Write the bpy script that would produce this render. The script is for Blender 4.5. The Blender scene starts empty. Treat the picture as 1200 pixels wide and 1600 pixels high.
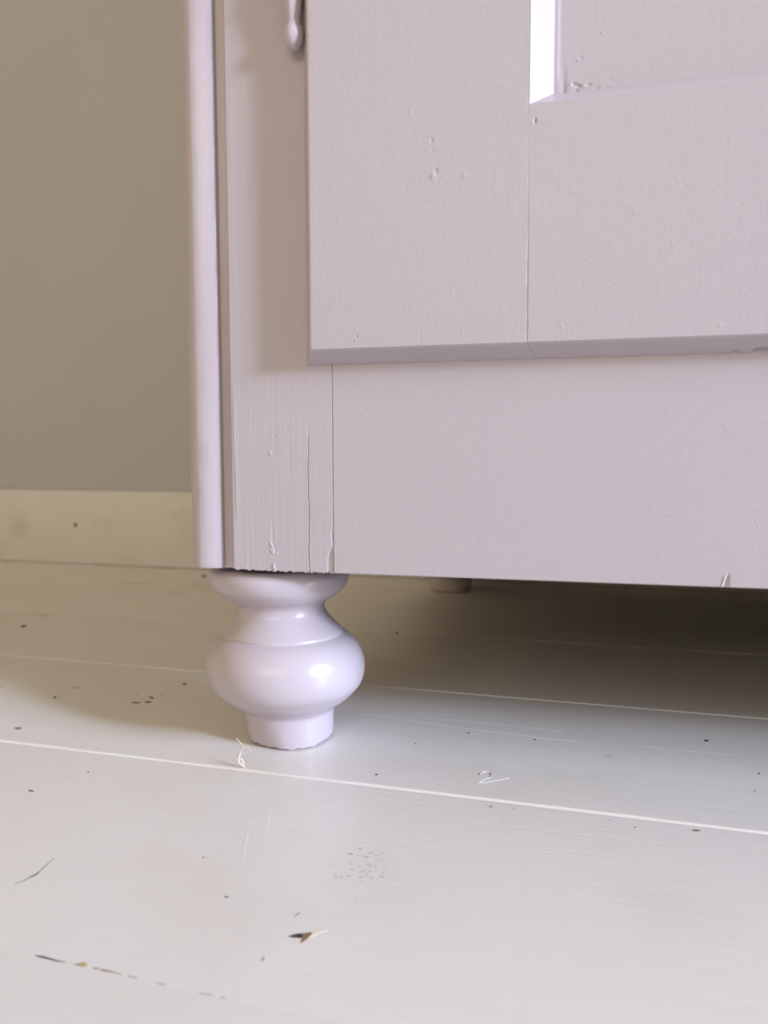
import bpy, bmesh, math, random
import numpy as np
from mathutils import Matrix, Vector

S = bpy.context.scene
COL = S.collection
random.seed(7)
RNG = np.random.default_rng(11)

# ------------------------------------------------------------------ camera
F_PX, PITCH, YAW, ROLL, CAM_Z = 1228.88, .0803745, .2405993, -.0031063, .18
fw = Vector((-math.sin(YAW)*math.cos(PITCH), math.cos(YAW)*math.cos(PITCH), -math.sin(PITCH)))
rt = fw.cross(Vector((0, 0, 1))).normalized()
up = rt.cross(fw)
RT = rt*math.cos(ROLL) + up*math.sin(ROLL)
UP = -rt*math.sin(ROLL) + up*math.cos(ROLL)
cam_data = bpy.data.cameras.new('camera')
cam = bpy.data.objects.new('camera', cam_data)
COL.objects.link(cam)
m = Matrix.Identity(4)
for i in range(3):
    m[i][0], m[i][1], m[i][2] = RT[i], UP[i], -fw[i]
m[2][3] = CAM_Z
cam.matrix_world = m
cam_data.sensor_fit = 'VERTICAL'
cam_data.sensor_height = 36
cam_data.sensor_width = 36
cam_data.lens = F_PX/1600*36
cam_data.clip_start = .01
cam_data.dof.use_dof = True
cam_data.dof.focus_distance = .425
cam_data.dof.aperture_fstop = 9.0
S.camera = cam

# ------------------------------------------------------------------ light and exposure
DELTA = -.0397574                       # the boards and the room stand at this angle to the cabinet
CD, SD = math.cos(DELTA), math.sin(DELTA)
def room(u, w, z=0.):                   # room axes (u along the boards, w across them) to world
    return Vector((CD*u - SD*w, SD*u + CD*w, z))

ROOM_U0, ROOM_U1, ROOM_W0, ROOM_W1, ROOM_H = -2.2, 5.0, -3.4, 1.061, 2.6

world = bpy.data.worlds.new('world')
S.world = world
world.use_nodes = True
bg = world.node_tree.nodes['Background']
bg.inputs['Color'].default_value = (.80, .90, 1.0, 1)
bg.inputs['Strength'].default_value = 0.3

WIN1 = (-1.66, .36, 1.10, 2.52)        # side window in wall_right: w0, w1, z0, z1
WIN2 = (-1.7, 1.1, 1.10, 2.35)            # unseen window added in wall_front for fill light: u0, u1, z0, z1

def daylight(name, loc, target, sx, sy, power, color, spread):
    d = bpy.data.lights.new(name, 'AREA')
    d.shape = 'RECTANGLE'
    d.size, d.size_y = sx, sy
    d.energy = power
    d.color = color
    d.spread = math.radians(spread)
    o = bpy.data.objects.new(name, d)
    COL.objects.link(o)
    o.location = loc
    o.rotation_euler = (Vector(target) - Vector(loc)).to_track_quat('-Z', 'Z').to_euler()
    return o
# the side window: an even sky, with a brighter patch of it low down on one side
SKY = daylight('daylight_side_window', room(ROOM_U1+.03, -.65, 1.93), (-.15, .45, .1), 1.95, 1.15, 62, (.65, .742, .975), 75)
KEY = daylight('bright_sky_patch', room(ROOM_U1+.02, -1.27, 1.66), (-.15, .45, .1), .62, .60, 55, (.65, .742, .975), 75)
FILL = daylight('added_front_fill', room((WIN2[0]+WIN2[1])/2, ROOM_W0-.02, (WIN2[2]+WIN2[3])/2),
                (-.15, .45, .3), 2.7, 1.2, 38, (1.0, .92, .73), 170)  # warm fill lamp added behind the camera to lift the shaded side

S.view_settings.view_transform = 'Standard'
S.view_settings.look = 'None'
S.view_settings.gamma = 1
S.view_settings.use_curve_mapping = False
S.view_settings.exposure = -0.06
S.cycles.use_denoising = True
S.cycles.max_bounces = 10
S.cycles.diffuse_bounces = 8

# ------------------------------------------------------------------ helpers
def pixel_ray(x, y):
    return (fw*F_PX + RT*(x-600) - UP*(y-800)).normalized()
def on_floor(x, y, z=0.):               # the floor point that the photograph shows at (x, y)
    d = pixel_ray(x, y)
    t = (z - CAM_Z)/d.z
    return Vector((d.x*t, d.y*t, z))
def on_front(x, y, Y):                  # the point of an upright plane at depth Y
    d = pixel_ray(x, y)
    t = Y/d.y
    return Vector((d.x*t, Y, CAM_Z + d.z*t))

def tag(o, label=None, category=None, group=None, kind=None):
    for k, v in (('label', label), ('category', category), ('group', group), ('kind', kind)):
        if v:
            o[k] = v
    return o

def link(name, me, mat=None, parent=None, smooth=True, autosmooth=None):
    o = bpy.data.objects.new(name, me)
    COL.objects.link(o)
    if mat:
        me.materials.append(mat)
    if smooth:
        me.polygons.foreach_set('use_smooth', [True]*len(me.polygons))
        if autosmooth:
            me.set_sharp_from_angle(angle=math.radians(autosmooth))
    if parent:
        o.parent = parent
        o.matrix_parent_inverse = parent.matrix_world.inverted()
    return o

def pydata(name, verts, faces, mat, parent=None, smooth=True, autosmooth=40):
    me = bpy.data.meshes.new(name)
    me.from_pydata([tuple(v) for v in verts], [], faces)
    me.validate()
    bm = bmesh.new(); bm.from_mesh(me)
    bmesh.ops.recalc_face_normals(bm, faces=bm.faces)
    bm.to_mesh(me); bm.free()
    return link(name, me, mat, parent, smooth, autosmooth)

def box_mesh(name, x0, x1, y0, y1, z0, z1, mat, parent=None, bevel=0., xf=None):
    bm = bmesh.new()
    bmesh.ops.create_cube(bm, size=1)
    for v in bm.verts:
        v.co = Vector((x0 if v.co.x < 0 else x1, y0 if v.co.y < 0 else y1, z0 if v.co.z < 0 else z1))
    if bevel:
        bmesh.ops.bevel(bm, geom=bm.edges[:], offset=bevel, segments=2, profile=.5, affect='EDGES')
    if xf:
        for v in bm.verts:
            v.co = xf(v.co)
    me = bpy.data.meshes.new(name)
    bm.to_mesh(me); bm.free()
    return link(name, me, mat, parent, True, 40)

def room_box(name, u0, u1, w0, w1, z0, z1, mat, parent=None, bevel=0.):
    return box_mesh(name, u0, u1, w0, w1, z0, z1, mat, parent, bevel, lambda c: room(c.x, c.y, c.z))

def lathe(name, prof, mat, parent=None, seg=96, axis=lambda z: (0., 0.), wob=None, autosmooth=55):
    """prof: (r, z) from bottom to top; axis gives the centre at each height; closed by caps."""
    vs, fs = [], []
    for k, (r, z) in enumerate(prof):
        cx, cy = axis(z)
        for i in range(seg):
            a = 2*math.pi*i/seg
            dr, dz = wob(k, a, r, z) if wob else (0, 0)
            vs.append((cx + (r+dr)*math.cos(a), cy + (r+dr)*math.sin(a), z+dz))
    n = len(prof)
    for k in range(n-1):
        for i in range(seg):
            j = (i+1) % seg
            fs.append((k*seg+i, k*seg+j, (k+1)*seg+j, (k+1)*seg+i))
    fs.append(tuple(range(seg-1, -1, -1)))
    fs.append(tuple((n-1)*seg+i for i in range(seg)))
    return pydata(name, vs, fs, mat, parent, True, autosmooth)

def smooth_profile(pts, sub=6):
    """Catmull-Rom through (r, z) points; a point given as (r, z, 1) stays a corner."""
    out = []
    n = len(pts)
    for i in range(n-1):
        p1, p2 = np.array(pts[i][:2]), np.array(pts[i+1][:2])
        p0 = np.array(pts[i-1][:2]) if i > 0 and len(pts[i]) < 3 else 2*p1-p2
        p3 = np.array(pts[i+2][:2]) if i+2 < n and len(pts[i+1]) < 3 else 2*p2-p1
        for k in range(sub):
            t = k/sub
            out.append(tuple(.5*((2*p1) + (-p0+p2)*t + (2*p0-5*p1+4*p2-p3)*t*t + (-p0+3*p1-3*p2+p3)*t**3)))
    out.append(tuple(pts[-1][:2]))
    return out

def axis_steps(lo, hi, base, fine=()):
    """Grid stops from lo to hi, 'base' apart, refined in the (a, b, step) ranges."""
    v = [np.arange(lo, hi, base), [hi]]
    for a, b, s in fine:
        v.append(np.arange(max(a, lo), min(b, hi), s))
    v = np.unique(np.concatenate(v))
    keep = [v[0]]
    for q in v[1:]:
        if q - keep[-1] > 2e-5:
            keep.append(q)
    keep[-1] = hi
    return np.array(keep)

def relief_board(name, xs, zs, yfun, back, mat, parent, shift=None):
    """A board whose front is a relief y = yfun(X, Z), closed to the plane y = back."""
    X, Z = np.meshgrid(xs, zs)
    Y = yfun(X, Z)
    if shift is not None:
        Z = Z + shift(X, Z)
    nz, nx = X.shape
    front = np.stack([X, Y, Z], -1).reshape(-1, 3)
    idx = np.arange(nz*nx).reshape(nz, nx)
    q = np.stack([idx[:-1, :-1], idx[:-1, 1:], idx[1:, 1:], idx[1:, :-1]], -1).reshape(-1, 4)
    ring = np.concatenate([idx[0, :], idx[1:, -1], idx[-1, -2::-1], idx[-2:0:-1, 0]])
    bk = front[ring].copy()
    bk[:, 1] = back
    b0 = nz*nx
    k = len(ring)
    j = np.arange(k)
    sk = np.stack([ring, b0+j, b0+(j+1) % k, ring[(j+1) % k]], -1)
    verts = np.concatenate([front, bk])
    me = bpy.data.meshes.new(name)
    faces = [tuple(f) for f in q.tolist()] + [tuple(f) for f in sk.tolist()] + [tuple((b0+j)[::-1].tolist())]
    me.from_pydata(verts.tolist(), [], faces)
    me.validate()
    me.update()
    return link(name, me, mat, parent, True, 55)

def gauss(d, w):
    return np.exp(-(d/w)**2)
def ramp(v, a, b):
    t = np.clip((v-a)/(b-a), 0, 1)
    return t*t*(3-2*t)
def edge_round(d, r):
    """how far a rounded edge falls back at the distance d from the edge"""
    t = np.clip(r-d, 0, r)
    return r - np.sqrt(np.maximum(r*r - t*t, 0))
def wander(seed, z, amp, freq):
    r = np.random.default_rng(seed)
    s = 0
    for k in range(4):
        s = s + np.sin(z*freq*(1+k*1.7) + r.uniform(0, 6.28))*amp/(1+k)
    return s

# ------------------------------------------------------------------ materials
def srgb(r, g, b):
    f = lambda c: (c/255/12.92) if c/255 <= .04045 else ((c/255+.055)/1.055)**2.4
    return (f(r), f(g), f(b), 1)

def paint(name, color, rough, coat_amp=.00006, coat_scale=900., strokes=None, blots=None, dark=None, spec=.5, lumps=None):
    """Brushed paint: an even coat, fine orange peel, brush strokes (sx, sy, sz, amp), paint lumps, faint blots."""
    m = bpy.data.materials.new(name)
    m.use_nodes = True
    nt = m.node_tree
    N, L = nt.nodes, nt.links
    b = N['Principled BSDF']
    b.inputs['Roughness'].default_value = rough
    b.inputs['Specular IOR Level'].default_value = spec
    tc = N.new('ShaderNodeTexCoord')
    def noise(scale, detail=2., rgh=.5, vec=None):
        n = N.new('ShaderNodeTexNoise')
        n.inputs['Scale'].default_value = scale
        n.inputs['Detail'].default_value = detail
        n.inputs['Roughness'].default_value = rgh
        L.new(vec or tc.outputs['Object'], n.inputs['Vector'])
        return n.outputs['Fac']
    def mapped(sx, sy, sz, rot=0., about=1):
        mp = N.new('ShaderNodeMapping')
        mp.inputs['Scale'].default_value = (sx, sy, sz)
        r = [0, 0, 0]; r[about] = rot
        mp.inputs['Rotation'].default_value = r
        L.new(tc.outputs['Object'], mp.inputs['Vector'])
        return mp.outputs['Vector']
    # colour
    base = N.new('ShaderNodeMix'); base.data_type = 'RGBA'
    c2 = dark or tuple(c*.93 for c in color[:3]) + (1,)
    base.inputs[6].default_value = color
    base.inputs[7].default_value = c2
    rmp = N.new('ShaderNodeValToRGB')
    lo, hi, sc = blots or (.45, .75, 14.)
    rmp.color_ramp.elements[0].position = lo
    rmp.color_ramp.elements[1].position = hi
    L.new(noise(sc, 4.), rmp.inputs['Fac'])
    L.new(rmp.outputs['Color'], base.inputs[0])
    L.new(base.outputs[2], b.inputs['Base Color'])
    # relief
    prev = None
    def bump(h, dist):
        nonlocal prev
        bp = N.new('ShaderNodeBump')
        bp.inputs['Distance'].default_value = dist
        bp.inputs['Strength'].default_value = 1
        L.new(h, bp.inputs['Height'])
        if prev:
            L.new(prev, bp.inputs['Normal'])
        prev = bp.outputs['Normal']
    bump(noise(coat_scale, 2., .55), coat_amp)
    for st in strokes or ():
        sx, sy, sz, amp = st[:4]
        rot, about = (st[4], st[5]) if len(st) > 4 else (0., 1)
        bump(noise(1., 3., .6, mapped(sx, sy, sz, rot, about)), amp)
    if lumps:
        sc, amp, thr = lumps
        v = N.new('ShaderNodeTexVoronoi')
        v.inputs['Scale'].default_value = sc
        L.new(tc.outputs['Object'], v.inputs['Vector'])
        mr = N.new('ShaderNodeMapRange')
        mr.interpolation_type = 'SMOOTHSTEP'
        mr.inputs['From Min'].default_value = thr
        mr.inputs['From Max'].default_value = 0.
        L.new(v.outputs['Distance'], mr.inputs['Value'])
        sel = N.new('ShaderNodeSeparateColor')
        L.new(v.outputs['Color'], sel.inputs['Color'])
        gt = N.new('ShaderNodeMath'); gt.operation = 'GREATER_THAN'; gt.inputs[1].default_value = .93
        L.new(sel.outputs['Red'], gt.inputs[0])
        mu = N.new('ShaderNodeMath'); mu.operation = 'MULTIPLY'
        L.new(mr.outputs['Result'], mu.inputs[0]); L.new(gt.outputs[0], mu.inputs[1])
        bump(mu.outputs[0], amp)
    L.new(prev, b.inputs['Normal'])
    return m

LILAC = (.480, .428, .452, 1)
LILAC_D = (.468, .424, .444, 1)
M_FRONT = paint('lilac_paint_vertical_strokes', LILAC, .48, .00006, 800, [(900, 60, 22, .00013), (240, 40, 9, .00012)], dark=LILAC_D, lumps=(150, .00022, .10))
M_RAIL = paint('lilac_paint_rolled', LILAC, .5, .00008, 650, [(60, 60, 300, .00004), (260, 100, 260, .00008)], dark=LILAC_D, lumps=(130, .00025, .10))
M_DOOR = paint('lilac_paint_door', LILAC, .45, .00009, 560, [(520, 60, 30, .00006), (150, 60, 90, .00010)], dark=LILAC_D, lumps=(120, .00022, .09))
M_TURNED = paint('lilac_gloss_paint', (.505, .448, .478, 1), .27, .00003, 420, [(90, 90, 500, .00004)], dark=(.495, .438, .472, 1), lumps=(110, .00025, .10))
M_BEAD = paint('lilac_gloss_paint_bead', (.495, .428, .460, 1), .30, .00004, 600, [(500, 500, 12, .00010)], dark=(.480, .428, .455, 1))
M_CARCASS = paint('lilac_paint_carcass', (.45, .40, .42, 1), .6, .00005, 600)
M_BARE = paint('bare_underside_wood', srgb(74, 48, 32), .75, .0001, 500, [(10, 300, 300, .0002)], dark=srgb(56, 41, 28))
FLOOR_C = srgb(224, 221, 217)
M_FLOOR = paint('white_floor_paint', FLOOR_C, .33, .00004, 500, [(14, 420, 300, .00012), (4, 90, 90, .00014)], blots=(.50, .78, 9.), dark=srgb(216, 211, 203), lumps=(70, .0003, .06))
M_SKIRT = paint('white_baseboard_paint', srgb(215, 214, 212), .4, .00004, 400, [(10, 10, 300, .00006)], blots=(.5, .72, 16.), dark=srgb(203, 198, 188))
M_WALL = paint('grey_green_wall_paint', srgb(187, 186, 187), .8, .0001, 500, blots=(.4, .8, 3.), dark=srgb(183, 181, 181))
M_ROOM = paint('warm_wall_paint', srgb(208, 184, 142), .85, .0001, 300)
M_CEIL = paint('warm_white_ceiling', srgb(226, 214, 188), .9, .0001, 300)
M_WINDOW = paint('white_window_paint', srgb(230, 228, 222), .4)

def flat(name, color, rough=.6):
    m = bpy.data.materials.new(name)
    m.use_nodes = True
    nt = m.node_tree
    b = nt.nodes['Principled BSDF']
    b.inputs['Roughness'].default_value = rough
    n = nt.nodes.new('ShaderNodeTexNoise')
    n.inputs['Scale'].default_value = 900
    tc = nt.nodes.new('ShaderNodeTexCoord')
    nt.links.new(tc.outputs['Object'], n.inputs['Vector'])
    mx = nt.nodes.new('ShaderNodeMix'); mx.data_type = 'RGBA'
    mx.inputs[6].default_value = color
    mx.inputs[7].default_value = tuple(c*.72 for c in color[:3]) + (1,)
    nt.links.new(n.outputs['Fac'], mx.inputs[0])
    nt.links.new(mx.outputs[2], b.inputs['Base Color'])
    return m
M_DARK = flat('exposed_dark_wood', srgb(62, 58, 56))
M_BROWN = flat('exposed_brown_wood', srgb(140, 116, 88))
M_TAN = flat('exposed_tan_wood', srgb(206, 180, 138))
M_PALE = flat('exposed_pale_wood', srgb(240, 232, 214))
M_GREY = flat('grey_scuff', srgb(140, 137, 133))
M_LGREY = flat('light_grey_scuff', srgb(184, 181, 178))
M_FADED = flat('faded_scuff', srgb(206, 203, 200))
M_WHITE = flat('white_paint_streak', (.92, .91, .90, 1), .4)
M_SLIVER = flat('peeled_paint_fibre', srgb(240, 232, 216))
M_HOLE = flat('nail_hole_dark', srgb(118, 106, 82), .8)
M_STAIN = flat('floor_stain', srgb(209, 203, 192), .4)

# ------------------------------------------------------------------ room shell
T = .12
tag(room_box('wall_back', ROOM_U0-T, ROOM_U1+T, ROOM_W1, ROOM_W1+T, 0, ROOM_H, M_WALL), kind='structure')
tag(room_box('wall_left', ROOM_U0-T, ROOM_U0, ROOM_W0, ROOM_W1, 0, ROOM_H, M_ROOM), kind='structure')
tag(room_box('ceiling', ROOM_U0-T, ROOM_U1+T, ROOM_W0-T, ROOM_W1+T, ROOM_H, ROOM_H+T, M_CEIL), kind='structure')

def wall_with_opening(name, along, lo, hi, a0, a1, z0, z1, d0, d1):
    """A wall slab with one rectangular opening; along is 'u' or 'w', d0..d1 its thickness."""
    A, Zs = [lo, a0, a1, hi], [0, z0, z1, ROOM_H]
    vs, fs, idx = [], [], {}
    def v(i, k, d):
        if (i, k, d) not in idx:
            idx[i, k, d] = len(vs)
            dd = (d0, d1)[d]
            vs.append(room(A[i], dd, Zs[k]) if along == 'u' else room(dd, A[i], Zs[k]))
        return idx[i, k, d]
    for d in (0, 1):
        for i in range(3):
            for k in range(3):
                if (i, k) != (1, 1):
                    fs.append((v(i, k, d), v(i+1, k, d), v(i+1, k+1, d), v(i, k+1, d)))
    def rim(loop):
        for p, q in zip(loop, loop[1:]+loop[:1]):
            fs.append((v(*p, 0), v(*q, 0), v(*q, 1), v(*p, 1)))
    rim([(1, 1), (2, 1), (2, 2), (1, 2)])
    rim([(0, 0), (1, 0), (2, 0), (3, 0), (3, 1), (3, 2), (3, 3), (2, 3), (1, 3), (0, 3), (0, 2), (0, 1)])
    return tag(pydata(name, vs, fs, M_ROOM, None, False), kind='structure')
wall_with_opening('wall_right', 'w', ROOM_W0, ROOM_W1, *WIN1, ROOM_U1, ROOM_U1+T)
wall_with_opening('wall_front', 'u', ROOM_U0-T, ROOM_U1+T, *WIN2, ROOM_W0, ROOM_W0-T)

def window(name, along, a0, a1, z0, z1, d0, d1):
    """A casement frame with one upright bar and a sill board, standing in its opening."""
    def bx(nm, p0, p1, q0, q1, e0, e1, parent):
        if along == 'u':
            return room_box(nm, p0, p1, min(e0, e1), max(e0, e1), q0, q1, M_WINDOW, parent, .004)
        return room_box(nm, min(e0, e1), max(e0, e1), p0, p1, q0, q1, M_WINDOW, parent, .004)
    root = tag(bx(name, a0-.06, a1+.06, z0-.035, z0, d0, d0 - (d1-d0)*.9, None), kind='structure')
    e0, e1 = d0+(d1-d0)*.55, d0+(d1-d0)*.95
    bx('jamb', a0, a0+.05, z0, z1, e0, e1, root)
    bx('jamb', a1-.05, a1, z0, z1, e0, e1, root)
    bx('window_rail', a0+.05, a1-.05, z0, z0+.05, e0, e1, root)
    bx('window_rail', a0+.05, a1-.05, z1-.05, z1, e0, e1, root)

# ------------------------------------------------------------------ floor: painted boards
floor = tag(room_box('floor', ROOM_U0, ROOM_U1, ROOM_W0, ROOM_W1, -.05, -.024, M_BARE), kind='structure')
def board(u0, u1, w0, w1, near, seed, drop=0.):
    tight = abs(w0-.2215) < 1e-6, abs(w1-.2215) < 1e-6     # this joint is filled with paint
    """One floor board: 'near' is the worn bevel along the edge that faces the room."""
    us = np.unique(np.concatenate([np.arange(u0, u1, .35), np.arange(-1.0, .3, .006), [u1]]))
    k1 = .35 if abs(w0-.737) < 1e-6 else .8 if abs(w0-.5603) < 1e-6 else 1.
    prof = []                                   # (w, z), near edge to far edge
    gap = .00002 if tight[0] else .0003
    gap1 = .00002 if tight[1] else .0003
    prof += [(w0+gap, -.022), (w0+gap, -near-(.00002 if tight[0] else .0004)), (w0+gap+near*.15*k1, -near*.92), (w0+gap+near*.85*k1, -near*.10),
             (w0+gap+near*1.05*k1, 0), (w1-gap1-.0005, 0), (w1-gap1-.0001, -.00003 if tight[1] else -.0002), (w1-gap1, -.022)]
    vs, fs = [], []
    n = len(prof)
    for u in us:
        j = 0 if tight[0] else wander(seed, u, .00022, 21.) + wander(seed+50, u, .00012, 190.)
        for k, (w, z) in enumerate(prof):
            vs.append(room(u, w + (j if k in (1, 2, 3, 4) else 0), z - drop))
    for i in range(len(us)-1):
        for k in range(n):
            kk = (k+1) % n
            fs.append((i*n+k, (i+1)*n+k, (i+1)*n+kk, i*n+kk))
    fs.append(tuple(range(n))); fs.append(tuple((len(us)-1)*n+k for k in range(n)))
    return pydata('floor_board', vs, fs, M_FLOOR, floor, True, 25)
JOINTS = [.2215, .3898, .5603, .7370, .9050, 1.0605]
w = .2215
while w > ROOM_W0 + .2:
    w -= .169
    JOINTS.insert(0, w)
JOINTS.insert(0, ROOM_W0)
BOARDS = {}
for i in range(len(JOINTS)-1):
    a, b = JOINTS[i], JOINTS[i+1]
    near = {.2215: .00008, .3898: .0021, .5603: .0017, .7370: .0018, .9050: .0004}.get(a, .0015)
    BOARDS[round(a, 4)] = board(ROOM_U0, ROOM_U1, a, b, near, i+3)
def board_at(p):
    ww = -SD*p.x + CD*p.y
    k = max(q for q in BOARDS if q <= ww)
    return BOARDS[k]

base = tag(room_box('baseboard_back', ROOM_U0, ROOM_U1, ROOM_W1-.011, ROOM_W1, .0006, .1160, M_SKIRT, None, .0012), kind='structure')

# ---- wear on the boards: thin chips, scuffs and holes with outlines of their own
def patch(name, px, mat, lift=.00012, label=None, z=0., parent=None):
    """A thin flake of bared wood or scuffed paint: outline px (photo pixels) laid on the floor boards."""
    pts = [on_floor(x, y, z) for x, y in px]
    n = len(pts)
    vs = [(p.x, p.y, z+lift) for p in pts] + [(p.x, p.y, z-.0001) for p in pts]
    fs = [tuple(range(n))] + [(i, (i+1) % n, n+(i+1) % n, n+i) for i in range(n)] + [tuple(range(2*n-1, n-1, -1))]
    c = sum(pts, Vector())/n
    o = pydata(name, vs, fs, mat, parent or board_at(c), False)
    if label:
        o['label'] = label
    return o
def ribbon(name, px, widths, mat, lift=.00012, label=None, z=0.):
    """A scratch: a ribbon of varying width (metres) along a line of photo pixels on the floor."""
    pts = [on_floor(x, y, z) for x, y in px]
    vs, fs = [], []
    n = len(pts)
    for i, p in enumerate(pts):
        d = (pts[min(i+1, n-1)] - pts[max(i-1, 0)]).normalized()
        s = Vector((-d.y, d.x, 0))*widths[i]/2
        for q, dz in ((p+s, 0), (p, lift), (p-s, 0)):
            vs.append((q.x, q.y, z+.00004+dz))
    for i in range(n-1):
        for k in (0, 1):
            fs.append((i*3+k, i*3+k+1, i*3+3+k+1, i*3+3+k))
    o = pydata(name, vs, fs, mat, board_at(pts[n//2]), True)
    if label:
        o['label'] = label
    return o

# the gouge in front: dark wood, brown grain, a pale raw tail
patch('gouge', [(450, 1463.5), (460, 1460), (468, 1458.6), (474, 1459), (474, 1466), (462, 1465.4)], M_DARK, .0001, 'dark bare wood in the gouge')
patch('gouge', [(473, 1458.8), (480, 1457.5), (487, 1456.5), (487.5, 1459), (483, 1464), (479, 1468), (472, 1473), (468.5, 1472.5), (472, 1468)], M_BROWN, .00012, 'brown wood grain in the gouge')
patch('gouge', [(486.5, 1457), (494, 1453.3), (504, 1451.2), (513, 1451.5), (511, 1454.5), (501, 1457), (493, 1461), (484, 1465)], M_PALE, .00011, 'pale raw wood tail of the gouge')
# dark curved scratch at the left
ribbon('scratch', [(22, 1380.5), (30, 1379), (39, 1375.5), (47, 1371)], [.0006, .0010, .0011, .0012], M_LGREY, .0001)
ribbon('scratch', [(43, 1373), (50, 1369.5), (56, 1366.5), (61, 1363)], [.0006, .0012, .0013, .0007], M_GREY, .00014)
ribbon('scratch', [(59, 1364), (68, 1356), (76, 1348.5), (85, 1341.5)], [.0008, .0009, .0008, .0004], M_LGREY, .0001)
# chipped joint at bottom left
ribbon('chip', [(55, 1493), (65, 1495), (78, 1498.5), (91, 1502), (103, 1503.5)], [.0003, .0010, .0008, .0006, .0003], M_DARK, .0001)
ribbon('chip', [(115, 1507), (122, 1507), (128, 1508)], [.0004, .0010, .0010], M_GREY, .0001)
patch('chip', [(123, 1506), (128, 1503.7), (134, 1504.3), (137, 1507), (134, 1511), (127, 1511.5)], M_TAN, .00012)
ribbon('chip', [(145, 1512.5), (150, 1513.2), (156, 1514)], [.0004, .0008, .0004], M_GREY, .0001)
ribbon('chip', [(157, 1515), (163, 1516.5), (170, 1517.5), (178, 1519.5), (190, 1522.5)], [.0004, .0009, .0007, .0005, .0003], M_BROWN, .0001)
for a in ([(200, 1525), (215, 1528.5)], [(245, 1536), (258, 1539)], [(312, 1551), (322, 1553.5), (332, 1554)], [(345, 1558), (353, 1560)]):
    ribbon('joint_crack', a, [.0006]*len(a), M_LGREY, .00008)
# specks and little nicks (dx, dy in pixels about a centre)
def nick(x, y, rx, ry, mat, name='nick', tilt=0., z=0., parent=None):
    k = 9
    px = []
    for i in range(k):
        a = 2*math.pi*i/k
        r = random.uniform(.75, 1.15)
        dx, dy = rx*r*math.cos(a), ry*r*math.sin(a)
        px.append((x + dx*math.cos(tilt)-dy*math.sin(tilt), y + dx*math.sin(tilt)+dy*math.cos(tilt)))
    return patch(name, px, mat, .0001, None, z, parent)
for x, y, rx, ry, mt, tl in [
        (354, 1401.5, 4.5, 1.6, M_GREY, -.12), (411, 1499, 2.2, 4.6, M_LGREY, .05), (464.5, 1429, 6.5, 1.6, M_LGREY, -.65),
        (318, 1340, 1.6, 1.2, M_GREY, 0), (338, 1375.5, 2.2, 1.0, M_LGREY, 0), (28, 1138, 6, 1.8, M_GREY, 0), (49, 1236, 4.5, 1.7, M_GREY, .1),
        (86, 1089.5, 2.4, 1.5, M_HOLE, 0), (288, 1068.5, 4.2, 1.6, M_HOLE, .15), (212, 1098, 9, 1.1, M_HOLE, .02), (231, 1097, 5.5, 1.3, M_HOLE, -.05),
        (237, 1090, 4.5, 1.7, M_HOLE, .3), (252, 1087, 3, 1.2, M_STAIN, .3), (213, 1084, 4.5, 1.0, M_STAIN, 0), (120, 1074.5, 11, 1.8, M_STAIN, .05),
        (2, 1073, 6, 1.2, M_STAIN, 0), (767, 1260.3, 2.4, 1.4, M_GREY, 0), (588, 1210.5, 1.8, 1.1, M_DARK, 0), (732, 1145.5, 2.0, 1.0, M_DARK, .1),
        (836, 1155.6, 1.6, 1.0, M_DARK, 0), (1104, 1157.5, 4, 1.3, M_DARK, .15), (1088, 1298, 7.5, 1.6, M_GREY, .05), (649, 1162, 1.2, .8, M_DARK, 0),
        (803, 1264.5, 1.6, .9, M_LGREY, 0), (1186, 1208.5, 1.8, .9, M_DARK, 0), (138, 1206.5, 1.4, 1.2, M_GREY, 0), (484, 1525, 1.5, 1.5, M_LGREY, 0),
        (620, 989.5, 2.2, 1.6, M_HOLE, 0), (318.5, 900.5, 4.2, 2.4, M_HOLE, 0), (306, 913.5, 3, 2.0, M_STAIN, 0), (37, 978.5, 4.5, 2.2, M_HOLE, -.1),
        (25, 1010, 1.6, 1, M_STAIN, 0), (1180, 1236.4, 2.2, 1.2, M_LGREY, 0), (992, 1293, 2, .8, M_GREY, 0), (953, 1282, 2.4, .9, M_LGREY, 0)]:
    nick(x, y, rx, ry, mt, 'nick', tl)
for x, y, rx, ry in [(156, 883, 10, 1.1), (262, 889, 16, 1.2), (214, 911, 20, 1.4), (12, 879, 8, 1.0), (185, 913, 9, 1.0), (66, 962, 14, 1.2)]:
    nick(x, y, rx, ry, M_STAIN, 'stain', .03)
# the sooty scuff of many small specks: too small to pick apart, one stuff part
vs, fs = [], []
spots = [(578, 1333.5, 3), (548, 1334.5, 6), (559.5, 1337, 2.5), (573, 1339.3, 5), (588, 1337, 3), (597.5, 1333, 3), (581, 1332.5, 2.5), (588, 1343.5, 2.5),
         (522, 1353, 2), (521.5, 1366, 1.6), (525, 1371, 3.5), (534, 1371, 4), (541, 1375, 2.2), (525, 1380, 2.4), (551, 1359, 3.5), (560, 1354, 2.4),
         (576, 1351, 4), (579, 1354, 3), (570, 1359, 2.6), (577, 1362, 3.6), (566, 1362, 4), (601, 1357, 2.4), (599, 1364, 2.6), (597, 1370, 5),
         (564, 1371, 4.2), (573, 1369, 2.2), (564, 1378, 2.4), (555.5, 1385, 2), (556, 1404, 2.2), (545, 1369.5, 3.6), (580, 1372, 3), (562, 1326.5, 4),
         (592, 1347, 2), (598, 1345, 2.4), (548, 1350, 2.4), (581, 1392.5, 1.6), (587, 1354, 3.4), (573, 1366, 3)]
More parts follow.
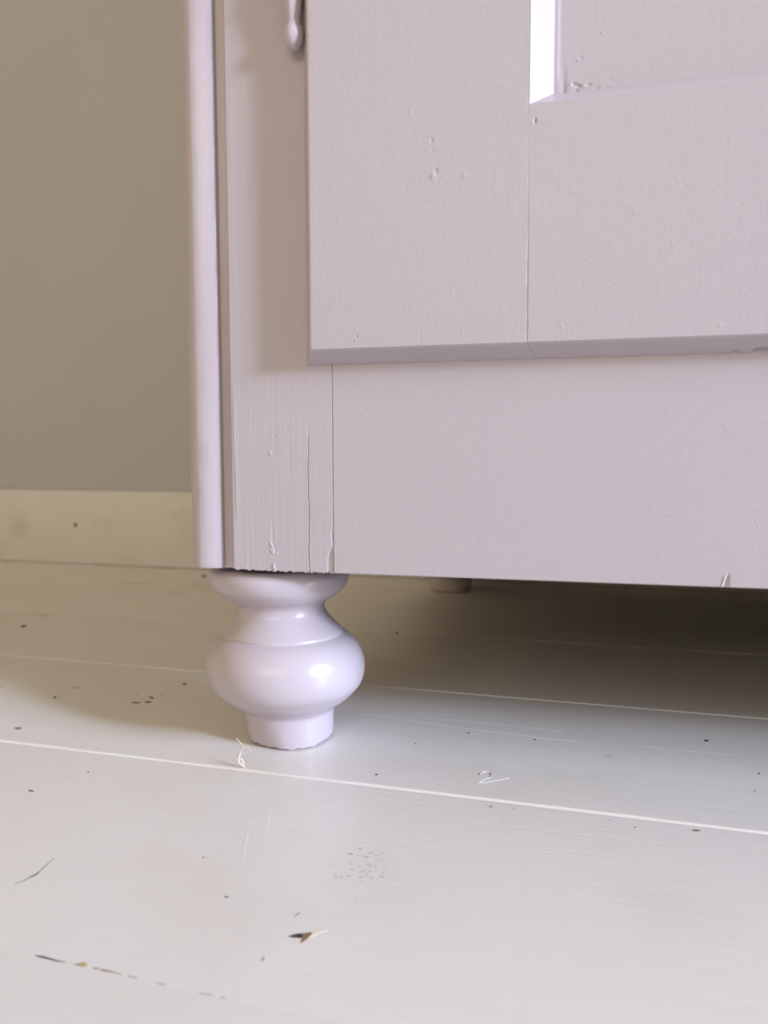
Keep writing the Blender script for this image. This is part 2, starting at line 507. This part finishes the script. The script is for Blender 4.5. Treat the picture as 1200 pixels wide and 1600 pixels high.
for x, y, r in spots:
    k0 = len(vs)
    for i in range(7):
        a = 2*math.pi*i/7
        p = on_floor(x + r*random.uniform(.8, 1.1)*math.cos(a), y + .32*r*random.uniform(.7, 1.2)*math.sin(a))
        vs.append((p.x, p.y, .0001))
    fs.append(tuple(range(k0, k0+7)))
sc = pydata('scuff', vs, fs, M_FADED, board_at(on_floor(560, 1360)), False)
sc['kind'] = 'stuff'
# rubbed streaks of lighter paint under the cabinet edge
ribbon('paint_streak', [(560, 1115.5), (600, 1119), (650, 1127), (700, 1134.5), (760, 1141.5), (800, 1146.5), (850, 1153.5), (900, 1158.5)],
       [.0008, .0018, .0016, .0024, .0028, .0020, .0022, .0004], M_WHITE, .0002)
ribbon('paint_streak', [(660, 1121), (720, 1126), (770, 1131), (820, 1136), (880, 1143)], [.0004, .0014, .0012, .0014, .0003], M_WHITE, .00016)
ribbon('paint_streak', [(1000, 1166), (1060, 1172), (1110, 1177), (1170, 1182)], [.0003, .0009, .0009, .0003], M_WHITE, .0001)
# pencil-like nick and the scratched figure 2 in the paint
ribbon('scratch', [(940, 1181.5), (950, 1181), (959, 1184.5)], [.0003, .0005, .0003], M_GREY, .00006)
ribbon('scratch', [(948, 1180), (953, 1178.6), (958, 1178.4)], [.0003, .0004, .0003], M_GREY, .00006)
fig = [(750, 1210.5), (752.5, 1208), (756, 1206.2), (761, 1205.4), (766, 1206.5), (768.8, 1209.5), (769, 1212.5), (766, 1215.5), (760, 1216.8), (753, 1219.5), (748, 1223)]
ribbon('scratched_figure', fig, [.0004]*len(fig), M_FLOOR, .0002)
fig2 = [(747, 1223.3), (756, 1222.8), (768, 1221.3), (782, 1218.5), (796, 1216)]
ribbon('scratched_figure', fig2, [.0003, .0005, .0005, .0005, .0003], M_FLOOR, .0002)
nick(748.5, 1209.5, 1.8, 1.2, M_GREY); nick(765.5, 1210, 1.6, 1.2, M_GREY); nick(767, 1213.5, 1.4, 1.0, M_GREY)
# faint white rubs in front
ribbon('paint_streak', [(423, 1262), (419, 1280), (415, 1298)], [.0005, .0012, .0004], M_WHITE, .00004)
ribbon('paint_streak', [(389, 1294), (385, 1310), (378, 1345)], [.0004, .0014, .0005], M_WHITE, .00004)

# nail hole in the baseboard
def wall_point(x, y, w):
    d = pixel_ray(x, y)
    n = Vector((-SD, CD, 0))
    return Vector((0, 0, CAM_Z)) + d*(w/d.dot(n))
wp = wall_point(118, 820, ROOM_W1-.011)
vs, fs = [], []
for k, (r, off) in enumerate(((.0034, .0004), (.0026, .0007))):
    for i in range(12):
        a = 2*math.pi*i/12
        vs.append(wp + Vector((CD, SD, 0))*r*math.cos(a) + Vector((0, 0, 1))*r*math.sin(a) - Vector((-SD, CD, 0))*off)
fs = [(i, (i+1) % 12, 12+(i+1) % 12, 12+i) for i in range(12)] + [tuple(range(12, 24))]
pydata('nail_head', vs, fs, M_HOLE, base, False)

# ------------------------------------------------------------------ the cabinet
YF, YD, YP = .408, .3945, .4065         # frame front, door front, door panel
ZB, ZTOP = .1118, 1.30                  # bottom edge, top
XJ = -.1287                             # joint between stile and bottom rail
XR, YBACK = .950, 1.010                 # right end, back
cab = bpy.data.objects.new('cabinet', None)
COL.objects.link(cab)
cab.location = (.365, .71, 0)
cab.empty_display_size = .1
bpy.context.view_layer.update()
tag(cab, 'pale lilac painted wooden cabinet with panelled door standing on turned bun feet', 'cabinet')

# left frame stile with its drying crack, knot wrinkle and gouged joint
zs = np.unique(np.concatenate([np.arange(ZB, .14, .0004), np.arange(.14, .22, .0008), np.arange(.22, .43, .003), np.arange(.43, ZTOP-.02, .05), [ZTOP-.02]]))
XS0 = -.1882
xs = axis_steps(XS0, XJ-.0001, .0012, [(XS0, XS0+.002, .0002), (-.1445, -.1405, .0001), (-.1335, XJ, .00012), (-.170, -.160, .00035)])
def crack_x(z):
    return -.14275 + wander(5, z, .00022, 150.)
def stile_y(X, Z):
    y = np.full_like(X, YF)
    y += edge_round(X-XS0, .0011) + edge_round((XJ-.0001)-X, .0004) + edge_round(Z-ZB, .0008)
    d = X - crack_x(Z)
    a = ramp(Z, .196, .178)*(.55 + .45*np.sin(Z*900+1)**2)
    y += .0011*a*gauss(d, .00022) - .00012*ramp(Z, .196, .178)*gauss(d+.00045, .00035)
    # knot wrinkles over the bottom edge
    for x0, z0, sx, sz, h, t in [(-.1644, .1262, .0007, .0030, -.0005, .5), (-.1632, .1250, .0006, .0026, .0004, .5), (-.1640, .1225, .0006, .0022, -.0005, .7),
                                 (-.1626, .1212, .0006, .0018, .0004, .7), (-.1640, .1340, .0003, .0050, .00025, 0), (-.1617, .1215, .0005, .0010, -.0004, 0),
                                 (-.1637, .1148, .0005, .0016, -.0006, .1), (-.1630, .1125, .0005, .0012, -.0005, -.2), (-.1815, .1132, .0005, .0016, -.0005, 0),
                                 (-.1647, .1775, .0006, .0007, -.0005, 0), (-.1620, .1870, .0004, .0006, .0003, 0), (-.1450, .1215, .0002, .0012, -.0003, 0)]:
        u = (X-x0)*math.cos(t) + (Z-z0)*math.sin(t)
        v = -(X-x0)*math.sin(t) + (Z-z0)*math.cos(t)
        y += h*gauss(u, sx)*gauss(v, sz)
    # raised grain line near the left edge
    y -= .00025*gauss(X-(XS0+.0022+.0003*ramp(Z, .18, .16)), .0003)*ramp(Z, .135, .15)*ramp(Z, .225, .20)
    # splinter torn out along the joint
    wd = .0030*ramp(Z, .1305, .1185)
    e = (X - (XJ-.0004-wd))
    y += np.where((wd > .0001) & (e > 0), .0011*ramp(Z, .1292, .122)*(np.clip(1 - e/np.maximum(wd, 1e-4)*.55, .2, 1)), 0)
    y += .0003*ramp(Z, .141, .135)*ramp(Z, .127, .13)*gauss(X-(XJ-.0005-wander(9, Z, .0003, 400.)), .0004)
    return y
def stile_shift(X, Z):
    k = ramp(Z, ZB+.002, ZB)
    return k*(.00025*np.sin(X*1700) + .0002*np.sin(X*4100+1) + .00015*np.sin(X*900+2) + .0003*ramp(X, -.168, -.188))
relief_board('frame_stile', xs, zs, stile_y, YF+.022, M_FRONT, cab, stile_shift)

# bottom rail
xs = axis_steps(XJ+.0001, XR-.095, .004, [(XJ, XJ+.0015, .00015), (.064, .076, .0002)])
zs = np.unique(np.concatenate([np.arange(ZB, ZB+.002, .0002), np.arange(ZB, .122, .0004), np.arange(.122, .262, .005), [.262]]))
def rail_y(X, Z):
    y = np.full_like(X, YF) + edge_round(X-XJ-.0001, .0004) + edge_round(Z-ZB, .0010)
    d = X - (.0702 + (Z-.1118)*.28)
    a = ramp(Z, .1195, .1165)
    wd = .0003 + .0008*ramp(Z, .119, .112)
    return y + .0009*a*np.where(d > -.0001, gauss(d-.0005, wd*1.3), gauss(d-.0005, .0006)) - .00035*a*gauss(d+.0009, .0005)
relief_board('bottom_rail', xs, zs, rail_y, YF+.022, M_RAIL, cab)
xs = np.linspace(XR-.0949, XR-.028, 12)
relief_board('frame_stile', xs, np.array([ZB, ZB+.0005, ZB+.001, .3, .6, .9, ZTOP-.02]), lambda X, Z: np.full_like(X, YF)+edge_round(Z-ZB, .001), YF+.022, M_FRONT, cab)
box_mesh('top_rail', XJ+.0002, XR-.0952, YF, YF+.022, ZTOP-.12, ZTOP-.02, M_RAIL, cab, .0006)

# corner beads: rounded corner posts with a shadow groove towards the stile
def bead(mirror):
    XL, XRB = -.2200, -.1956
    prof = [(XL+.0006, YF+.030), (XL, YF+.0165), (XL+.0004, YF+.0128), (XL+.0022, YF+.0098), (XL+.0060, YF+.0052), (XL+.0084, YF+.0022),
            (XL+.0098, YF+.0010), (XL+.0122, YF+.0005), (XL+.0160, YF+.0008), (XL+.0195, YF+.0015), (XRB-.0024, YF+.0024),
            (XRB-.0010, YF+.0032), (XRB-.0002, YF+.0040), (XRB, YF+.0060), (-.1878, YF+.0063), (-.1878, YF+.030)]
    zz = np.concatenate([[ZB+.0002, ZB+.0006, ZB+.0012], np.arange(ZB+.003, .44, .0025), np.arange(.45, ZTOP-.02, .05), [ZTOP-.02]])
    vs, fs = [], []
    n = len(prof)
    for z in zz:
        e = max(0, 1-(z-ZB)/.0012)*.0007
        for k, (x, y) in enumerate(prof):
            j = wander(20+k//2, z, .00006, 160.) if 2 < k < 13 else 0
            # a shallow dent and a long nick on the front of the bead
            dz = 0
            if 4 <= k <= 9:
                dz += .0005*math.exp(-((z-.1765)/.0045)**4) if k in (6, 7) else 0
                dz += .0007*math.exp(-((z-.1560)/.0055)**2) if k in (6,) else 0
            xx = x + (e if k < 6 else -e if k > 10 else 0)
            yy = y + j + dz + e
            if mirror:
                xx = XR - (xx - XL)
            vs.append((xx, yy, z))
    for i in range(len(zz)-1):
        for k in range(n):
            kk = (k+1) % n
            fs.append((i*n+k, i*n+kk, (i+1)*n+kk, (i+1)*n+k))
    fs.append(tuple(range(n))); fs.append(tuple((len(zz)-1)*n+k for k in range(n)))
    o = pydata('corner_bead', vs, fs, M_BEAD, cab, True, 42)
    return o
bead(False); bead(True)

# carcass
box_mesh('side_panel', -.2150, -.1950, YF+.0302, YBACK, ZB+.0004, ZTOP-.02, M_CARCASS, cab, .001)
box_mesh('side_panel', XR-.0225, XR-.0025, YF+.0302, YBACK, ZB+.0004, ZTOP-.02, M_CARCASS, cab, .001)
box_mesh('back_panel', -.1949, XR-.0226, YBACK-.012, YBACK-.001, ZB+.0006, ZTOP-.021, M_BARE, cab, .0005)
box_mesh('bottom_panel', -.1949, XR-.0226, YF+.0222, YBACK-.0121, ZB+.004, ZB+.022, M_BARE, cab, .0005)
box_mesh('top_board', -.235, XR+.016, YF-.02, YBACK+.004, ZTOP-.0199, ZTOP, M_CARCASS, cab, .004)

# door: bevelled all round, a stile, a rail, bevel strips and a sunk panel
DX0, DZ0 = -.1363, .2313                # front corner
DXB, DZB = -.1425, .2249                # back edge of the outer bevel
XS, ZR = -.0248, .3435                  # inner edge of the frame
XPN, ZPN = -.0139, .3519                # where the bevel meets the panel
DX1, DZ1 = .3653, 1.20
TH = YF-.0003-YD
door = box_mesh('door', XPN-.004, DX1-.09, YP+.0012, YF+.012, ZPN-.004, DZ1-.09, M_DOOR, cab, .0004)
def door_bevel(X, Z):
    bx = np.clip((DX0-X)/(DX0-DXB), 0, 1)*TH
    bz = np.clip((DZ0-Z)/(DZ0-DZB), 0, 1)*TH
    b = np.maximum(bx, bz)
    r = .0006                                     # worn arris
    s = np.minimum(np.maximum(X-DX0, 0) + np.where(bx > 0, 0, 0), np.maximum(Z-DZ0, 0))
    return b + np.where(b <= 0, edge_round(s, r), 0)
def dents(X, Z, lst):
    y = 0
    for x, yp, s, h in lst:
        p = on_front(x, yp, YD)
        y = y + .6*h*gauss(X-p.x, s)*gauss(Z-p.z, s*1.1)
    return y
D_ST = [(641, 174, .0006, -.0005), (674, 220, .0007, .0007), (672, 220, .0005, -.0005), (675, 236, .0006, .0004), (681, 267, .0009, .0007), (676, 275, .0013, -.0006),
        (557, 526.5, .0004, .0012), (556, 530, .0005, -.0006), (724, 274, .0010, -.0004), (482.5, 55, .0006, -.0006), (709, 505, .0004, .0005), (722, 523, .0004, -.0005),
        (616, 519, .0005, -.0004), (577, 463, .0005, -.0004), (785, 130, .0007, -.0003)]
def door_joint(z):
    return XS - .00035 + wander(31, z, .00012, 60.) - .0003*ramp(z, .33, .24)
fine_x = [(p-.004, p+.004, .0003) for p in (on_front(641, 174, YD).x, on_front(675, 240, YD).x, on_front(557, 527, YD).x, on_front(724, 274, YD).x)]
xs = axis_steps(DXB, XS-.0002, .0025, [(DXB, DX0+.001, .0004), (-.0262, -.0240, .00015)] + fine_x)
zs = np.concatenate([np.arange(DZB, DZ0, .0004), np.arange(DZ0, DZ0+.002, .0002), np.arange(DZ0+.002, .42, .0008), np.arange(.42, DZ1, .04), [DZ1]])
def dstile_y(X, Z):
    return YD + door_bevel(X, Z) + dents(X, Z, D_ST) + edge_round((XS-.0002)-X, .0004)*ramp(Z, ZR+.004, ZR-.001)*np.maximum(.08 + .6*ramp(np.sin(Z*160+2)+np.sin(Z*391), -.2, 1.2), 1.6*ramp(Z, DZ0+.006, DZ0))
def dstile_warp(X, Z):                            # the joint runs off aslant across the bottom bevel
    return 0*Z
st = relief_board('door_stile', xs, zs, dstile_y, YF-.0002, M_DOOR, door)
# the joint line leans to the right below the front arris: shear those columns of both boards
def slant(o):
    for v in o.data.vertices:
        if v.co.z < DZ0 and abs(v.co.x-XS) < .06:
            t = (DZ0-v.co.z)/(DZ0-DZB)
            v.co.x += .0046*t*max(0, 1-abs(v.co.x-XS)/.06)
slant(st)
D_RL = [(836, 188.5, .0006, .0018), (833, 190, .0005, -.0004), (819.5, 490, .0006, .0008), (816.5, 491.5, .0005, -.0006), (823.5, 508, .0006, .0006), (877, 510, .0006, -.0005),
        (964, 192, .0007, -.0004), (941, 205, .0006, -.0004), (1125, 507.5, .0006, -.0005), (1000, 330, .0012, -.00025), (905, 300, .0012, -.00025), (935, 290, .0006, -.0003)]
fine_x = [(p-.003, p+.003, .0003) for p in (on_front(836, 188, YD).x, on_front(877, 510, YD).x)]
xs = axis_steps(XS-.00018, DX1-.11, .003, [(XS-.0003, XS+.002, .00015), (.05, .085, .0005)] + fine_x)
zs = np.concatenate([np.arange(DZB, DZ0, .0004), np.arange(DZ0, DZ0+.002, .0002), np.arange(DZ0+.002, ZR, .0008), [ZR]])
def drail_y(X, Z):
    y = YD + np.clip((DZ0-Z)/(DZ0-DZB), 0, 1)*TH + np.where(Z >= DZ0, edge_round(Z-DZ0, .0006), 0) + dents(X, Z, D_RL)
    y += .0003 * gauss(X-(XS-.0002), .0004)*ramp(Z, .33, .24)
    return y
def drail_shift(X, Z):                            # two bites out of the lower arris at the right
    k = ramp(Z, DZB+.0022, DZB)
    return k*(.0012*gauss(X-.0722, .0013) + .0017*ramp(X, .0788, .0815)*ramp(X, .10, .095) + .0002*np.sin(X*240))
rl = relief_board('door_rail', xs, zs, drail_y, YF-.0002, M_DOOR, door, drail_shift)
slant(rl)
xs = np.linspace(DX1-.1098, DX1, 20)
relief_board('door_stile', xs, np.array([DZB, DZ0, .4, .8, DZ1]), lambda X, Z: YD + np.clip((DZ0-Z)/(DZ0-DZB), 0, 1)*TH, YF-.0002, M_DOOR, door)
box_mesh('door_rail', XS-.0001, DX1-.1099, YD, YF-.0002, DZ1-.11, DZ1, M_DOOR, door, .0005)
# bevel strips around the panel, mitred in the corner
XE, ZE = DX1-.1, DZ1-.1
def strip(pts):
    vs = [Vector(p) for p in pts]
    n = len(vs)//2
    fs = [(i, (i+1) % n, n+(i+1) % n, n+i) for i in range(n)] + [tuple(range(n)), tuple(range(2*n-1, n-1, -1))]
    return pydata('bevel_strip', vs, fs, M_TURNED, door, True, 25)
yb = YP+.0014
strip([(XS, YD+.0002, ZR), (XPN-.0004, YP-.0008, ZPN-.0003), (XPN, YP, ZPN), (XPN, yb, ZPN), (XS, yb, ZR),
       (XS, YD+.0002, ZE), (XPN-.0004, YP-.0008, ZE), (XPN, YP, ZE), (XPN, yb, ZE), (XS, yb, ZE)])
strip([(XS, YD+.0002, ZR), (XPN-.0004, YP-.0008, ZPN-.0003), (XPN, YP, ZPN), (XPN, yb, ZPN), (XS, yb, ZR),
       (XE, YD+.0002, ZR), (XE, YP-.0008, ZPN-.0003), (XE, YP, ZPN), (XE, yb, ZPN), (XE, yb, ZR)])
# sunk panel with a worn corner
xs = axis_steps(XPN-.003, XE, .012, [(XPN-.003, .03, .0004)])
zs = axis_steps(ZPN-.003, ZE, .012, [(ZPN-.003, .40, .0004)])
def panel_y(X, Z):
    y = np.full_like(X, YP+.0004)
    y -= .0005*ramp(X, XPN+.0030, XPN+.0012)*ramp(Z, ZPN-.002, ZPN+.012)
    y += .0004*gauss(X-(XPN+.0045), .0012)*ramp(Z, ZPN+.02, ZPN)
    for x, yp, s, h in [(897, 131, .0008, .0012), (903, 134, .0009, .0012), (891, 131, .0006, -.0006), (900, 141, .0008, .0010), (920, 132, .0007, .0009), (912, 134, .0006, -.0006),
                        (932, 138, .0009, .0005), (908, 90, .0006, .0006), (903, 93, .0007, -.0005), (949, 138, .0006, .0008), (940, 140, .0007, -.0005), (955, 126, .0010, .0003)]:
        p = on_front(x, yp, YP)
        y += .55*h*gauss(X-p.x, s*1.4)*gauss(Z-p.z, s*.8)
    return y
relief_board('door_panel', xs, zs, panel_y, YP+.0011, M_DOOR, door)

d2 = door.copy()
COL.objects.link(d2)
d2.location = door.location + Vector((.509, 0, 0))
for ch in list(door.children):
    c2 = ch.copy()
    COL.objects.link(c2)
    c2.parent = d2
# pin hinge beside the door, painted over
HX, HY = -.1457, .4008
hz = lambda z: .18 + (z-.18)*1.0295
prof = [(.0004, hz(.3794)), (.0018, hz(.3797)), (.0034, hz(.3808)), (.0046, hz(.3826)), (.0053, hz(.3848)), (.0054, hz(.3868)), (.0049, hz(.3890)), (.0041, hz(.3908)), (.0036, hz(.3922)),
        (.0036, hz(.3934)), (.0041, hz(.3975)), (.0048, hz(.4025)), (.0055, hz(.4075)), (.0059, hz(.4105)), (.0066, hz(.4115), 1), (.0066, hz(.4130), 1), (.0060, hz(.4142), 1), (.0060, hz(.470), 1),
        (.0066, hz(.4712), 1), (.0066, hz(.4727), 1), (.0058, hz(.4737)), (.0048, hz(.4810)), (.0036, hz(.4900)), (.0050, hz(.4950)), (.0050, hz(.4985)), (.0030, hz(.5020)), (.0004, hz(.5030))]
hinge = lathe('hinge', smooth_profile(prof, 5), M_BEAD, cab, 40, lambda z: (HX, HY))
box_mesh('hinge_leaf', HX-.010, HX+.0, YF-.0016, YF+.0004, hz(.4142), hz(.470), M_BEAD, hinge, .0004)

# turned bun feet
FOOT = [(.0222, .0000), (.0230, .0013), (.0256, .0012), (.0262, .0024), (.0270, .0080), (.0276, .0150), (.0280, .0178), (.0286, .0192), (.0300, .0208), (.0335, .0234), (.0382, .0264), (.0425, .0304),
        (.0462, .0345), (.0483, .0390), (.0493, .0440), (.0492, .0485), (.0483, .0530), (.0466, .0572), (.0440, .0612), (.0408, .0642), (.0381, .0658), (.0371, .0666), 
        (.0369, .0676), (.0361, .0687), (.0345, .0704), (.0312, .0740), (.0283, .0778), (.0268, .0815), (.0272, .0846), (.0296, .0872), (.0338, .0896), (.0378, .0925),
        (.0408, .0955), (.0426, .0990), (.0433, .1022), (.0431, .1045), (.0418, .1067), (.0398, .1081), (.0370, .1087), (.0300, .1088), (.0120, .1089, 1), (.0120, .1117)]
FP = smooth_profile(FOOT, 4)
def foot_wobble(k, a, r, z):
    # the hand-cut sole: flats and a ragged arris
    f = max(0, 1-z/.016)
    dr = -.0011*f*max(0, math.cos(4*a+.9))
    dz = 0
    if .0005 < z < .0020:
        dz = .0004*math.sin(3*a+1.4) + .0002*math.sin(11*a) + .0002*math.sin(23*a+1)
    return dr, dz
feet = []
f0 = lathe('foot', FP, M_TURNED, cab, 120, lambda z: (-.1722 - .0066*min(z/.1, 1.1), .4550), foot_wobble, 70)
for dx, dy in ((.018, .533), (1.075, .0), (1.075, .508)):
    o = f0.copy()
    COL.objects.link(o)
    o.location = f0.location + Vector((dx, dy, 0))

# ------------------------------------------------------------------ a curled sliver lying on the floor by the foot
def sliver():
    base_p = on_floor(383, 1200)
    def at(x, y, back):                 # stand the curl up in the plane through its foot
        d = pixel_ray(x, y)
        t = (base_p.y + back)/d.y
        p = Vector((d.x*t, d.y*t, CAM_Z + d.z*t))
        p.z = max(p.z, .0002)
        return p
    vs, fs = [], []
    def tube(pts, rads, seg=6):
        k0 = len(vs)
        for i, p in enumerate(pts):
            d = (pts[min(i+1, len(pts)-1)] - pts[max(i-1, 0)]).normalized()
            s = d.cross(Vector((.2, -1, .1))).normalized()
            t = d.cross(s)
            for q in range(seg):
                a = 2*math.pi*q/seg
                vs.append(p + (s*math.cos(a) + t*math.sin(a)*.5)*rads[i])
        for i in range(len(pts)-1):
            for q in range(seg):
                r = (q+1) % seg
                fs.append((k0+i*seg+q, k0+i*seg+r, k0+(i+1)*seg+r, k0+(i+1)*seg+q))
        fs.append(tuple(k0+q for q in range(seg)))
        fs.append(tuple(k0+(len(pts)-1)*seg+q for q in range(seg)))
    tube([at(382.5, 1199.5, 0), at(379, 1196, .0), at(374, 1192.5, .0), at(372, 1190, .0), at(372.5, 1186, .0), at(374, 1181, 0), at(375, 1178, .0), at(377, 1174.5, 0)],
         [.0003, .0008, .0009, .0007, .0006, .0005, .0004, .0002])
    tube([at(381.5, 1198, 0), at(380, 1192, .0), at(378, 1187, .0), at(375, 1184.5, .0)], [.0002, .0006, .0006, .0002])
    tube([at(377, 1174.5, 0), at(382, 1167, .001), at(376, 1161, .002), at(369, 1153.5, .002)], [.00015, .00012, .00022, .00015])
    tube([at(375, 1178, 0), at(384, 1176, .001), at(393, 1174.5, .001), at(389, 1168, .001), at(381, 1164, .001)], [.0001, .0001, .00012, .0001, .0001])
    o = pydata('paint_sliver', vs, fs, M_SLIVER, None, True, 60)
    return tag(o, 'tiny curled cream sliver of peeled paint on the floor beside the front foot', 'sliver')
sliver()

window('window_1', 'w', *WIN1, ROOM_U1, ROOM_U1+T)
window('fill_window', 'u', *WIN2, ROOM_W0, ROOM_W0-T)  # unseen frame, added around the fill lamp
